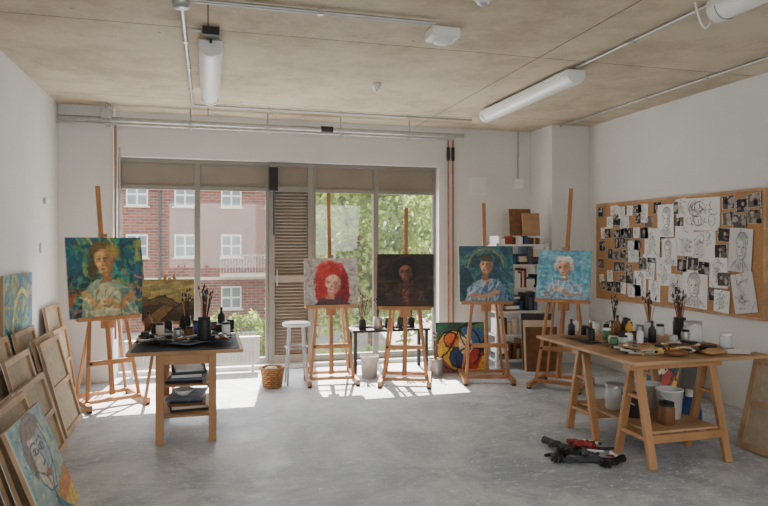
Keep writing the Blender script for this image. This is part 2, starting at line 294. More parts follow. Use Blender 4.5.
def art_land():
    A=Art(N,80,(172,150,92),10); A.dabs([(196,176,116),(150,126,74),(140,136,100)],60,.25,.03,ang=8)
    A.poly([(0,0),(0,.62),(.2,.5),(.42,.62),(.7,.42),(1,.55),(1,0)],(104,82,58)); A.poly([(0,0),(0,.36),(.4,.44),(.75,.2),(1,.3),(1,0)],(70,54,42)); A.poly([(0,0),(.35,.0),(.6,.3),(.42,.4)],(132,104,66))
    A.line([(.1,.5),(.42,.62),(.7,.42)],.014,(50,38,32)); A.line([(.35,0),(.6,.3),(.8,.45)],.014,(50,38,32)); A.impress(400); A.tex(); return A
def canvas(name,w,h,Mx,art=None,t=.028,cross=True,front='primed'):
    m=MB(); m.X=Mx
    m.b2(-w/2,w/2,0,.006,0,h,front)
    bw=.045
    for x in(-w/2,w/2-bw): m.b2(x,x+bw,.006,t,0,h,'stretch')
    for z in(0,h-bw): m.b2(-w/2+bw,w/2-bw,.006,t,z,z+bw,'stretch')
    if cross: m.b2(-w/2+bw,w/2-bw,.01,t-.003,h/2-.02,h/2+.02,'stretch')
    m.b2(-w/2+bw,w/2-bw,.006,.008,bw,h-bw,'linen')
    if art: m.grid(art,w,h,-.001)
    return m.obj(name)
# ------------------------------------------------------------------ room
X0,X1,YB,H=-1.63,4.96,8.2,3.17; Y0=-1.6
def boxobj(name,x0,x1,y0,y1,z0,z1,k):
    m=MB(); m.b2(x0,x1,y0,y1,z0,z1,k); return m.obj(name)
boxobj('floor',X0-.2,X1+.2,Y0,8.5,-.12,0,'floor')
boxobj('ceiling',X0-.2,X1+.2,Y0,8.5,H,H+.2,'ceil')
boxobj('wall_left',X0-.2,X0,Y0,8.5,0,H,'wall')
boxobj('wall_right',X1,X1+.2,Y0,8.5,0,H,'wall')
boxobj('wall_column',X0,-1.05,7.92,8.5,0,H,'wall'); boxobj('trim_lintel',-1.05,3.03,YB,8.5,2.64,H,'wall'); boxobj('wall_back',3.03,X1,YB,8.5,0,H,'wall'); boxobj('trim_sill',-1.05,3.03,YB,8.5,0,.05,'wall')
boxobj('wall_pillar',4.4,X1,7.6,YB,0,H,'wall')
m=MB(); m.b2(X0,X1,Y0-.2,Y0,0,.9,'wall'); m.b2(X0,X1,Y0-.2,Y0,2.7,H,'wall'); m.b2(X0,X0+.6,Y0-.2,Y0,.9,2.7,'wall'); m.b2(X1-.6,X1,Y0-.2,Y0,.9,2.7,'wall'); m.b2(1.3,2.0,Y0-.2,Y0,.9,2.7,'wall'); m.obj('wall_front')
def window(name,x0,x1,rail=None):
    m=MB(); f=.035; y0,y1=8.33,8.4
    m.b2(x0,x0+f,y0,y1,.05,2.64,'frame'); m.b2(x1-f,x1,y0,y1,.05,2.64,'frame')
    for z0,z1 in((.05,.13),(2.26,2.31),(2.59,2.64)): m.b2(x0+f,x1-f,y0,y1,z0,z1,'frame')
    m.b2(x0+f,x1-f,y0+.02,y1-.02,2.31,2.59,'spandrel')
    m.b2(x0+f,x1-f,8.362,8.366,.13,2.26,'pane')
    return m.obj(name,.003)
window('window_1',-1.05,-.13); window('window_2',-.13,.75)
window('window_3',1.33,2.18); window('window_4',2.18,3.03)
m=MB(); x0,x1=.755,1.325
m.b2(x0,x0+.07,8.30,8.4,.05,2.635,'frame'); m.b2(x1-.07,x1,8.30,8.4,.05,2.635,'frame'); m.b2(x0+.07,x1-.07,8.3,8.4,2.26,2.33,'frame'); m.b2(x0+.07,x1-.07,8.33,8.38,2.33,2.6,'spandrel'); m.b2(x0+.07,x1-.07,8.3,8.4,2.59,2.635,'frame'); m.b2(x0+.07,x1-.07,8.3,8.4,.05,.16,'louver'); m.b2(x0+.07,x1-.07,8.3,8.4,1.1,1.18,'louver')
for i in range(50):
    z=.185+i*.042
    m.box(((x0+x1)/2,8.345,z),(x1-x0-.14,.05,.008),'louver',Matrix.Rotation(math.radians(38),3,'X'))
m.b2(x0+.07,x1-.07,8.385,8.395,.16,2.26,'louver'); m.cyl((x0+.1,8.28,1.05),(x0+.1,8.28,1.25),.01,'galv'); m.obj('door_1')
m=MB(); m.b2(x0+.0,x0+.1,8.18,8.28,2.26,2.56,'black'); m.cyl((x0+.05,8.23,1.7),(x0+.05,8.23,2.26),.012,'black'); m.obj('door_closer')
def radiator(x0,x1):
    m=MB(); m.b2(x0,x1,8.12,8.17,.1,.42,'white')
    k=int((x1-x0)/.045)
    for i in range(k): m.b2(x0+.01+i*.045,x0+.038+i*.045,8.105,8.12,.12,.40,'white')
    m.b2(x0-.01,x1+.01,8.1,8.19,.42,.435,'white')
    for x in(x0+.08,x1-.08): m.b2(x-.015,x+.015,8.13,8.16,0,.1,'white')
    m.obj('radiator',.003)
radiator(-.95,-.2); radiator(-.05,.62)
# ------------------------------------------------------------------ pipes & ceiling fittings
HC=H-.002
m=MB(); m.cyl((X0+.01,7.86,3.01),(3.25,7.86,3.01),.028,'galv'); m.cyl((X0+.01,7.8,2.95),(3.1,7.8,2.95),.014,'galv')
for x in(-1.1,-.2,.7,1.6,2.5):
    m.cyl((x,7.86,3.01),(x,7.86,HC),.008,'galv',n=6); m.b2(x-.02,x+.02,7.79,7.9,2.93,2.945,'galv')
m.cyl((1.35,7.86,3.01),(1.5,7.86,3.01),.04,'dark'); m.obj('water_pipe')
m=MB(); m.b2(-1.15,-1.05,7.7,7.78,3.0,3.1,'galv'); m.cyl((-1.1,7.74,3.1),(-1.1,7.74,HC),.01,'galv'); m.obj('junction_box')
def conduit(pts,name='cable_conduit',r=.013):
    m=MB(); m.tube(pts,r,'galv')
    for a,b in zip(pts[:-1],pts[1:]):
        a=Vector(a);b=Vector(b);L_=(b-a).length;k=int(L_/1.0)
        for i in range(1,k+1):
            p=a+(b-a)*i/(k+1); m.box(p,(.035,.035,.035),'galv')
    m.obj(name)
conduit([(X0+.01,4.25,3.145),(-.24,4.25,3.145)],r=.016); conduit([(-.09,4.25,3.145),(1.54,4.25,3.145)],r=.016); conduit([(-.165,4.33,3.145),(-.165,7.46,3.145)],r=.016)
conduit([(-.165,7.48,3.145),(3.2,7.48,3.145)]); conduit([(3.13,3.45,3.145),(3.13,4.98,3.145)],r=.013); conduit([(4.5,1.5,3.145),(4.5,7.55,3.145)])
conduit([(4.2,8.17,3.16),(4.2,8.17,2.5)]); m=MB(); m.b2(4.14,4.26,8.13,8.198,2.36,2.5,'white'); m.obj('wall_socket_box',.006)
m=MB(); m.lathe((-.165,4.25,3.09),[(0,0),(.05,0),(.055,.04),(.055,.078)],'galv'); m.obj('conduit_box')
def batten(x,y0,y1):
    m=MB(); n=12; w=.085; prof=[]
    for i in range(n+1):
        a=math.pi*i/n; prof.append((math.cos(a)*w,-math.sin(a)*.075))
    vs=[];z=3.085
    for y in(y0+.07,y1-.07): vs+=[(x+p[0],y,z+p[1]) for p in prof]
    k=n+1; m.add(vs,[(i,i+1,k+i+1,k+i) for i in range(n)],'diff',True)
    for y,yy in((y0,y0+.07),(y1-.07,y1)):
        vs=[(x+p[0]*1.06,q,z+p[1]*1.06) for q in(y,yy) for p in prof]
        m.add(vs,[(i,i+1,k+i+1,k+i) for i in range(n)],'white',True); m.add([(x+p[0]*1.06,y if y==y0 else yy,z+p[1]*1.06) for p in prof],[tuple(range(k))],'white')
    m.b2(x-.088,x+.088,y0,y1,z,z+.045,'white'); 
    for y in(y0+.3,y1-.3): m.b2(x-.04,x+.04,y-.03,y+.03,z+.045,HC,'galv')
    m.obj('batten_light')
batten(.02,5.0,6.8); batten(3.14,5.0,6.9); batten(3.14,1.5,3.38)
m=MB(); m.b2(-.04,.08,4.8,4.9,3.11,HC,'dark'); m.cyl((.02,4.9,3.13),(.02,4.99,3.11),.01,'dark'); m.cyl((-.13,4.84,3.145),(-.05,4.84,3.145),.01,'galv'); m.obj('lamp_connector')
m=MB()
m.tube([(3.16-.016*i,3.42,3.14-.16*math.sin(i*math.pi/10)) for i in range(11)],.006,'white'); m.obj('power_cable')
m=MB(); m.lathe((1.66,4.42,3.06),[(0,0),(.06,.002),(.075,.02),(.075,.05)],'white'); m.b2(1.55,1.77,4.33,4.51,3.09,HC,'white'); m.obj('motion_sensor',.01)
def detector(x,y,r):
    m=MB(); m.lathe((x,y,HC-.06),[(0,0),(r*.6,0),(r*.75,.02),(r,.03),(r,.06)],'white'); m.lathe((x,y,HC-.075),[(0,0),(r*.3,0),(r*.4,.018)],'galv'); m.obj('smoke_detector')
detector(1.67,3.72,.065); detector(1.6,6.1,.045)
m=MB()
for x in(3.15,3.22): m.cyl((x,8.16,0.4),(x,8.16,3.0),.012,'copper'); m.cyl((x,8.16,2.72),(x,8.16,2.9),.022,'dark')
m.obj('copper_pipes')
m=MB(); m.cyl((-1.02,7.86,.5),(-1.02,7.86,2.95),.014,'copper'); m.cyl((-.98,7.88,.5),(-.98,7.88,2.7),.01,'galv')
m.obj('heating_pipes')
m=MB(); m.b2(3.48,3.72,8.175,8.198,2.27,2.51,'white')
for i in range(8): m.b2(3.5,3.7,8.168,8.176,2.29+i*.026,2.305+i*.026,'white')
m.obj('air_vent')
m=MB(); m.b2(X0+.002,X0+.03,7.25,7.38,2.0,2.06,'white'); m.b2(X0+.002,X0+.02,7.1,7.18,1.5,1.6,'white'); m.obj('light_switch',.004)
# ------------------------------------------------------------------ easels
def easel(name_p,x,y,yaw,lean,art,w,h,zb,top):
    m=MB(); m.X=place(x,y,0,yaw); k='easel'; s=math.tan(lean)
    Y=lambda z:-.1+s*z
    for sx in(-.27,.27):
        m.beam((sx,-.28,.045),(sx,.38,.045),.045,.05,k,(0,0,1))
        for yy in(-.25,.35): m.b2(sx-.022,sx+.022,yy-.022,yy+.022,0,.02,'black')
    m.b2(-.25,.25,-.13,-.07,.05,.085,k); m.b2(-.25,.25,.26,.31,.04,.075,k)
    zu=min(1.35,zb+h*.6)
    for sx in(-1,1):
        m.beam((sx*.245,Y(.05),.05),(sx*.13,Y(zu),zu),.035,.022,k)
        m.beam((sx*.10,Y(zb+.25)+.03,zb+.25),(sx*.24,.33,.06),.028,.02,k)
    m.beam((-.22,Y(.42)-.022,.42),(.22,Y(.42)-.022,.42),.05,.02,k,(0,1,0)); m.beam((-.17,Y(zu-.08)+.022,zu-.08),(.17,Y(zu-.08)+.022,zu-.08),.05,.02,k,(0,1,0))
    m.beam((0,Y(.1)+.03,.1),(0,Y(top)+.03,top),.045,.024,k)
    m.beam((-.02,Y(.15),.1),(0,Y(zb)+.0,zb),.03,.02,k)
    m.b2(-.3,.3,Y(zb)-.085,Y(zb)+.015,zb-.03,zb-.004,k); m.b2(-.3,.3,Y(zb)-.095,Y(zb)-.083,zb-.03,zb+.012,k); m.b2(-.06,.06,Y(zb)-.02,Y(zb)+.04,zb-.12,zb-.03,k)
    zt=zb+h*math.cos(lean)
    m.b2(-.035,.035,Y(zt)-.06,Y(zt)+.03,zt+.006,zt+.04,k); m.cyl((0,Y(zt)+.04,zt+.06),(0,Y(zt)+.09,zt+.06),.015,'black')
    m.cyl((-.2,Y(.42)-.05,.42),(-.2,Y(.42)-.03,.42),.014,'dark')
    m.obj('easel',.003)
    Mx=place(x,y,0,yaw)@Matrix.Translation((0,Y(zb)-.066,zb))@Matrix.Rotation(-lean,4,'X')
    canvas(name_p,w,h,Mx,art)
R=math.radians
easel('portrait_painting',-.93,6.87,24,R(14),art_green(),.74,.82,.86,2.2)
easel('portrait_painting',1.37,7.27,-4,R(10),art_red(),.62,.55,.88,2.2)
easel('portrait_painting',2.17,6.98,-20,R(9),art_dark(),.65,.61,.87,2.02)
easel('portrait_painting',3.12,6.86,-16,R(8),art_blueman(),.63,.65,.92,2.08)
easel('portrait_painting',3.77,6.34,-46,R(14),art_sky(),.6,.57,.96,2.24)
m=MB(); m.X=place(-.38,6.78,0,-5); k='easel'
for sx in(-1,1): m.beam((sx*.22,-.08,0),(sx*.04,.06,1.28),.03,.02,k)
m.beam((0,.3,0),(0,.07,1.25),.03,.02,k); m.b2(-.24,.24,-.08,.02,.79,.815,k); m.obj('tripod_easel')
canvas('landscape_painting',.5,.42,place(-.38,6.78,0,-5)@Matrix.Translation((0,-.055,.818))@Matrix.Rotation(-R(6),4,'X'),art_land())
canvas('abstract_painting',.62,.62,place(3.02,7.36,0,-10)@Matrix.Rotation(-R(12),4,'X'),art_abstract())
# ------------------------------------------------------------------ jars etc
def brushjar(x,y,z,r,h,n,k='glass',hb=.2,seed=0,name='brush_jar'):
    rg=random.Random(seed); m=MB(); m.lathe((x,y,z),[(0,.001),(r*.95,0),(r,.01),(r,h*.8),(r*.9,h*.87),(r*.92,h),(r*.85,h),(r*.8,h*.8),(r*.8,.02),(0,.02)],k)
    for i in range(n):
        a=rg.uniform(0,6.28); q=rg.uniform(.1,.75)*r; t=rg.uniform(.05,.5); b0=Vector((x-q*.5*math.cos(a),y-q*.5*math.sin(a),z+.03))
        L_=rg.uniform(.75,1.1)*(h+hb); dr=Vector((t*.45*math.cos(a),t*.45*math.sin(a),1)).normalized(); p=b0+dr*L_
        m.cyl(b0,p,.004,rg.choice(['handle','dark','black','handle','wood']),.005,6); m.cyl(p,p+dr*.02,.006,'galv',n=6); m.cyl(p+dr*.02,p+dr*.055,.009,'bristle',.003,6)
    m.obj(name)
def jar(x,y,z,r,h,k,lid=None,name='paint_jar'):
    m=MB(); m.lathe((x,y,z),[(0,0),(r*.95,0),(r,.008),(r,h*.75),(r*.85,h*.85),(r*.85,h),(0 if lid else r*.75,h)],k,16)
    if lid: m.lathe((x,y,z+h*.85),[(r*.92,0),(r*.92,h*.17),(0,h*.17)],lid,16)
    m.obj(name)
def bottle(x,y,z,r,h,k,lid='black'):
    m=MB(); m.lathe((x,y,z),[(0,0),(r,0),(r,h*.6),(r*.35,h*.76),(r*.3,h*.9)],k,16); m.lathe((x,y,z+h*.88),[(r*.38,0),(r*.38,h*.12),(0,h*.12)],lid,12); m.obj('medium_bottle')
def bucket(x,y,z,r,h,k,name='bucket',fill='dark'):
    m=MB(); m.lathe((x,y,z),[(0,0),(r*.82,0),(r*.98,h*.95),(r*1.04,h*.95),(r*1.04,h),(r*.94,h),(r*.85,h*.7)],k,24); m.lathe((x,y,z+h*.7),[(0,0),(r*.86,0)],fill,24)
    m.tube([(x+r*math.cos(t),y-.02-r*.6*math.sin(t),z+h*.92-r*.7*math.sin(t)) for t in[i*math.pi/10 for i in range(11)]],.004,'galv',6); m.obj(name)
def tubes(name,n,x0,x1,y0,y1,z,seed,cols=('white','red','blue','yellow','dark','galv','green','cream'),avoid=()):
    rg=random.Random(seed); m=MB(); c_=0
    while c_<n:
        x=rg.uniform(x0,x1);y=rg.uniform(y0,y1)
        if any(math.hypot(x-a,y-b)<.1 for a,b in avoid) and rg.random()<.97: continue
        c_+=1
        a=rg.uniform(0,6.28);l=rg.uniform(.08,.16);r=rg.uniform(.01,.018)
        dx,dy=math.cos(a)*l/2,math.sin(a)*l/2; c=rg.choice(cols)
        m.cyl((x-dx,y-dy,z+r),(x+dx*.7,y+dy*.7,z+r),r*.5,c,r,8); m.cyl((x+dx*.7,y+dy*.7,z+r),(x+dx,y+dy,z+r),r*.6,'black',r*.5,8)
    return m.obj(name)
def sheets(name,n,x0,x1,y0,y1,z,seed,cols,s=(.15,.3)):
    rg=random.Random(seed); m=MB()
    for i in range(n):
        m.box((rg.uniform(x0,x1),rg.uniform(y0,y1),z+.002+i*.0035),(rg.uniform(*s),rg.uniform(*s),.003),rg.choice(cols),Matrix.Rotation(rg.uniform(0,3),3,'Z'))
    return m.obj(name)
# ------------------------------------------------------------------ left table
TZ=.74
m=MB(); m.b2(-.62,.28,5.33,6.3,TZ-.03,TZ-.004,'wood2'); m.b2(-.59,.25,5.37,6.28,TZ-.004,TZ,'charcoal')
for x in(-.37,.035):
    for y in(5.37,6.2): m.b2(x-.03,x+.03,y-.03,y+.03,0,TZ-.03,'wood')
    m.b2(x-.02,x+.02,5.4,6.17,TZ-.1,TZ-.03,'wood'); m.b2(x-.02,x+.02,5.4,6.17,.14,.19,'wood')
for y in(5.37,6.2): m.b2(-.34,.005,y-.015,y+.015,TZ-.11,TZ-.03,'wood')
m.b2(-.4,.07,5.42,6.15,.19,.21,'wood2'); m.b2(-.34,.0,5.5,6.1,.42,.435,'wood2'); 
for x in(-.34,-.0): m.b2(x-.01,x+.01,5.5,6.1,.4,.42,'wood')
m.obj('work_table',.004)
sheets('paper_sheets',16,-.44,.1,5.5,6.1,TZ,3,['bluegrey','charcoal','cream','bluegrey','black','brownpaint','bluegrey'],(.2,.32))
z=TZ+.058
jl=[(-.5,5.6,'dark'),(-.45,6.0,'black'),(.15,5.75,'white'),(-.25,5.78,'galv'),(.2,6.1,'dark'),(-.1,5.95,'blue'),(.05,6.15,'brownpaint'),(-.35,6.2,'dark'),(-.4,5.85,'cream'),(.1,5.95,'black'),(-.15,5.7,'brownpaint')]
tubes('paint_tubes',70,-.52,.18,5.42,6.2,z,4,('dark','black','galv','white','dark','brownpaint','bluegrey','dark'),[(a,b) for a,b,_ in jl]+[(-.03,5.5),(-.2,6.15)])
brushjar(-.03,5.5,z,.055,.19,14,'dark',.16,5)
brushjar(-.2,6.12,z,.05,.14,10,'black',.16,15)
for i,(x,y,k) in enumerate(jl): jar(x,y,z,.035,.07+.02*(i%3),k,'dark')
bottle(.12,6.2,z,.035,.2,'dark'); bottle(-.52,6.15,z,.035,.18,'brownpaint')
m=MB()
for i,(c,w) in enumerate([('black',.15),('bluegrey',.13),('paper',.12),('charcoal',.14),('galv',.11)]): m.box((-.17+.01*(i%2),5.75,.448+.024*i),(w*2,.4,.022),c,Matrix.Rotation(.06*(i-2),3,'Z'))
m.obj('sketchbook_stack')
m=MB()
for i,(c,w) in enumerate([('dark',.15),('cream',.14),('brownpaint',.15),('black',.13),('bluegrey',.14)]): m.box((-.17+.01*(i%2),5.72,.221+.022*i),(w*2,.4,.02),c,Matrix.Rotation(.07*(2-i),3,'Z'))
m.obj('book_stack')
m=MB(); m.lathe((-.2,5.6,.331),[(0,0),(.04,0),(.09,.05),(.085,.05),(.04,.008),(0,.008)],'paper'); m.obj('mixing_bowl')
# ------------------------------------------------------------------ right trestle table
TZ=.76
m=MB(); m.b2(2.88,4.08,3.86,5.25,TZ-.025,TZ,'wood2')
tb=m.obj('trestle_table',.003)
m=MB()
for yc in(4.04,4.72):
    for x in(3.02,3.66):
        for sy in(-1,1): m.beam((x,yc+sy*.2,0),(x,yc+sy*.035,TZ-.07),.06,.035,'wood',(0,1,0))
        m.beam((x,yc-.155,.2),(x,yc+.155,.2),.03,.045,'wood',(1,0,0)); m.beam((x,yc-.1,.48),(x,yc+.1,.48),.025,.04,'wood',(1,0,0))
    m.b2(2.95,3.75,yc-.05,yc+.05,TZ-.085,TZ-.027,'wood')
    for sy in(-1,1): m.b2(3.0,3.68,yc+sy*.155-.012,yc+sy*.155+.012,.17,.23,'wood')
m.b2(3.05,3.63,3.9,4.86,.232,.25,'wood2')
o=m.obj('trestle_legs',.003); o.parent=tb
TZ+=.001
sheets('paper_sheets',12,3.1,3.75,4.15,5.0,TZ-.001,35,['paper','charcoal','cream','bluegrey','brownpaint','charcoal'],(.15,.26)); TZ+=.043
big=[(3.58,4.6),(3.9,4.62),(3.86,4.42),(3.98,4.2),(3.45,4.9)]
brushjar(3.58,4.6,TZ,.045,.13,16,'glass',.17,11); brushjar(3.9,4.62,TZ-.043,.055,.2,20,'dark',.15,12); jar(3.86,4.42,TZ-.043,.075,.19,'glass','galv','glass_jar'); jar(3.98,4.2,TZ-.043,.045,.12,'glass','white','glass_jar')
brushjar(3.45,4.9,TZ,.04,.1,10,'white',.14,13)
rg=random.Random(21); pos=[]
ks=['white','dark','cream','black','green','yellow','galv','white','charcoal','red','brownpaint','dark','glass','bluegrey']
while len(pos)<32:
    x=rg.uniform(3.02,3.78);y=rg.uniform(4.35,5.12)
    if all(math.hypot(x-a,y-b)>.083 for a,b in pos+big):
        pos.append((x,y))
        if len(pos)%6==0: bottle(x,y,TZ,.03,rg.uniform(.13,.19),rg.choice(['dark','brownpaint','white','yellow']))
        else: jar(x,y,TZ,rg.uniform(.025,.04),rg.uniform(.05,.11),rg.choice(ks),rg.choice(['white','black','galv','dark',None]))
tubes('paint_tubes',50,3.0,3.8,3.98,4.35,TZ-.02,31,('white','galv','charcoal','dark','cream','brownpaint','yellow','dark','galv','red'),big)
sheets('paper_plates',5,3.84,3.96,3.98,4.04,TZ-.043,33,['paper','cream','paper'],(.12,.16))
m=MB(); 
for i,(x,y) in enumerate([(3.35,4.0),(3.5,4.1),(3.66,3.98),(3.8,4.22),(3.55,4.25)]): m.blob((x,y,TZ-.018),(.1,.055,.025),['brownpaint','cream','wood','brownpaint','charcoal'][i],12,i,.25)
m.obj('paint_rag')
m=MB(); m.lathe((3.16,4.22,TZ+.001),[(0,0),(.12,0),(.13,.012),(.12,.012),(0,.006)],'wood2'); 
for i,k in enumerate(['red','blue','yellow','white','green']): m.blob((3.16+.08*math.cos(i),4.22+.08*math.sin(i),TZ+.012),(.02,.02,.01),k,8,i)
m.obj('mixing_palette')
bucket(3.2,4.3,.251,.085,.17,'charcoal','paint_bucket','brownpaint'); bucket(3.45,4.2,.251,.1,.22,'white','paint_bucket','green'); jar(3.3,4.05,.251,.06,.16,'brownpaint','black','glass_jar'); bucket(3.5,4.5,.251,.09,.2,'white','paint_bucket'); jar(3.2,4.55,.251,.07,.2,'glass','galv','glass_jar')
m=MB(); m.blob((3.85,4.45,.17),(.1,.1,.17),'blue',14,3,.08); m.cyl((3.85,4.45,.3),(3.85,4.45,.38),.03,'white'); m.obj('solvent_bottle')
bucket(3.98,4.8,0,.13,.3,'dark','paint_bucket'); bucket(3.8,5.1,0,.13,.28,'galv','paint_bucket')
def glove(x,y,yaw,k,z=0,name='work_glove'):
    m=MB(); m.X=place(x,y,z,yaw); m.blob((0,0,.022),(.05,.055,.022),k,12,1,.06); m.cyl((0,-.12,.022),(0,-.03,.022),.03,k,.022,10)
    for i,a in enumerate((-24,-8,8,22)):
        t=R(a); p=Vector((math.sin(t)*.045,math.cos(t)*.045,.022)); q=p+Vector((math.sin(t),math.cos(t),-.08))*(.06,.075,.072,.055)[i]; m.cyl(p,q,.013,k,.011,8); m.blob(q,(.011,.011,.011),k,6,0,0)
    p=Vector((.04,-.02,.02)); q=p+Vector((.045,.03,0)); m.cyl(p,q,.014,k,.012,8); m.blob(q,(.012,.012,.012),k,6,0,0)
    m.obj(name)
glove(2.62,4.12,70,'charcoal'); glove(2.82,4.02,110,'black'); glove(2.66,4.32,-60,'black'); glove(2.84,4.46,20,'red'); glove(2.5,4.24,150,'black'); glove(2.74,4.2,0,'charcoal'); glove(2.64,4.5,200,'charcoal')
tubes('paint_tubes',12,2.76,2.96,4.15,4.55,0,51,('red','white','cream','brownpaint','charcoal'))
# ------------------------------------------------------------------ shelving unit
m=MB(); x0,x1,y0,y1=3.55,4.3,7.5,7.85
for x in(x0,x1-.035):
    for y in(y0,y1-.035): m.b2(x,x+.035,y,y+.035,0,1.6,'white')
zs=[.08,.4,.7,1.0,1.3,1.56]
for z in zs: m.b2(x0,x1,y0,y1,z,z+.022,'white')
m.obj('shelving_unit',.002)
rg=random.Random(9)
for zi,z in enumerate(zs):
    m=MB(); x=x0+.04
    while x<x1-.1:
        t=rg.random(); k=rg.choice(['dark','brownpaint','charcoal','red','cream','yellow','bluegrey','wood','paper','paper','galv','white','blue','cream'])
        if zi==5: t=1; 
        if t<.3:
            r=rg.uniform(.03,.05); m.cyl((x+r,y0+.08,z+.023),(x+r,y0+.08,z+.023+rg.uniform(.1,.2)),r,k); w=2*r
        elif t<.5:
            w=rg.uniform(.12,.2)
            if x+w<x1-.04: 
                zz=z+.023
                for q in range(rg.randint(4,7)): 
                    hh=rg.uniform(.02,.045)
                    if zz+hh<z+.27: m.b2(x,x+w-rg.uniform(0,.03),y0+.02,y0+.25,zz,zz+hh,rg.choice(['white','cream','charcoal','paper','bluegrey','brownpaint'])); zz+=hh+.001
        else:
            w=rg.uniform(.02,.05); h=rg.uniform(.16,.25)*(.45 if zi==5 else 1)
            if x+w<x1-.04: m.b2(x,x+w,y0+.02,y0+.02+rg.uniform(.18,.3),z+.023,z+.023+h,k)
        x+=w+.003
    m.obj('shelved_books')
canvas('framed_picture',.3,.36,place(4.02,7.74,1.70,-8)@Matrix.Rotation(-R(8),4,'X'),None,front='brownpaint')
canvas('framed_picture',.24,.3,place(4.14,7.66,1.70,-4)@Matrix.Rotation(-R(8),4,'X'),None,front='wood2')
for i in range(3): canvas('stretched_canvas',.4,.55+.08*i,place(4.02,7.16+.05*i,0,-14)@Matrix.Rotation(-R(9),4,'X'),None,front=['brownpaint','cream','charcoal'][i])
# ------------------------------------------------------------------ low bench
m=MB(); m.b2(1.7,2.7,7.62,8.0,.5,.53,'dark')
for x in(1.74,2.66):
    for y in(7.66,7.96): m.b2(x-.02,x+.02,y-.02,y+.02,0,.5,'dark')
m.obj('low_bench')
bj=[(1.85,7.75),(2.5,7.8),(2.2,7.75),(2.05,7.75)]
tubes('paint_tubes',40,1.8,2.6,7.7,7.95,.531,61,('dark','black','galv','charcoal'),bj)
brushjar(1.85,7.75,.531,.05,.12,14,'dark',.24,62); brushjar(2.5,7.8,.531,.05,.12,14,'black',.24,63); jar(2.2,7.75,.531,.06,.13,'dark','black'); bucket(1.86,7.42,0,.11,.26,'white')
brushjar(2.05,7.75,.531,.06,.14,12,'galv',.2,66); brushjar(2.35,7.75,.531,.05,.14,12,'charcoal',.2,67)
brushjar(2.66,7.32,0,.09,.2,6,'galv',.25,68,'tall_brush_bucket')
# stool
m=MB(); m.X=place(.97,7.3); m.lathe((0,0,.66),[(0,0),(.15,0),(.16,.01),(.16,.03),(.15,.035),(0,.035)],'white',24)
for i in range(4):
    a=math.pi/4+i*math.pi/2; m.cyl((.11*math.cos(a),.11*math.sin(a),.66),(.16*math.cos(a),.16*math.sin(a),0),.011,'galv')
for z,r in((.2,.145),(.42,.128)): m.tube([(r*math.cos(i*math.pi/8),r*math.sin(i*math.pi/8),z) for i in range(17)],.007,'galv',6)
m.obj('metal_stool')
m=MB(); n=24; c=(.69,7.2)
for i in range(9):
    z=.012+i*.025; r=.095+.03*i/8
    m.tube([(c[0]+(r+.004*(-1)**(j+i))*math.cos(j*2*math.pi/n),c[1]+(r+.004*(-1)**(j+i))*math.sin(j*2*math.pi/n),z) for j in range(n+1)],.013,'wicker',6)
m.lathe((c[0],c[1],.01),[(0,0),(.09,0),(.12,.2)],'wicker'); m.blob((c[0],c[1],.19),(.08,.08,.04),'cream',10,2,.3); m.obj('wicker_basket')
# ------------------------------------------------------------------ stacked canvases
def lean_c(yc,xb,w,h,lean,show='back',art=None,name='stretched_canvas',cross=True,right=False):
    sgn=-1 if right else 1
    if show=='back': Mx=Matrix.Translation((xb,yc,0))@Matrix.Rotation(R(-90*sgn),4,'Z')@Matrix.Rotation(lean,4,'X')@Matrix.Translation((0,-.03,.008))
    else: Mx=Matrix.Translation((xb,yc,0))@Matrix.Rotation(R(90*sgn),4,'Z')@Matrix.Rotation(-lean,4,'X')@Matrix.Translation((0,0,.0))
    canvas(name,w,h,Mx,art,cross=cross)
lean_c(7.4,-1.43,.62,.95,.15); lean_c(7.3,-1.37,.6,.72,.15)
for i,(yc,w,h) in enumerate([(6.15,.7,.8),(6.1,.6,.88),(6.05,.7,.7),(6.1,.62,.82),(6.05,.66,.8)]): lean_c(yc,-1.38+i*.07,w,h,.22+.01*i,cross=i%2==0)
for i,(yc,w,h) in enumerate([(5.2,.8,.86),(5.25,.7,.9),(5.1,.7,.72),(5.25,.62,.8),(5.15,.7,.62)]): lean_c(yc,-1.36+i*.075,w,h,.24+.01*i,'back')
for i,(yc,w,h) in enumerate([(4.3,.8,.85),(4.25,.7,.8),(4.35,.8,.74),(4.2,.7,.72),(4.3,.7,.66),(4.25,.7,.68)]): lean_c(yc,-1.3+i*.075,w,h,.27+.01*i,'back')
lean_c(4.05,-.78,.66,.66,.36,'front',art_pastel(),'portrait_painting')
canvas('abstract_painting',.85,.75,Matrix.Translation((X0+.035,6.25,.58))@Matrix.Rotation(R(90),4,'Z'),art_sea())
lean_c(3.72,4.0,.8,.72,.25,right=True); 
for i in range(6): lean_c(3.68-.02*i,4.11+i*.1,.8,.72,.25,right=True)
for i,a in enumerate([art_sea(),None,art_abstract()]): lean_c(6.0-.1*i,4.72-.08*i,.62,.6,.22,'front',a,'abstract_painting' if a else 'stretched_canvas',right=True)
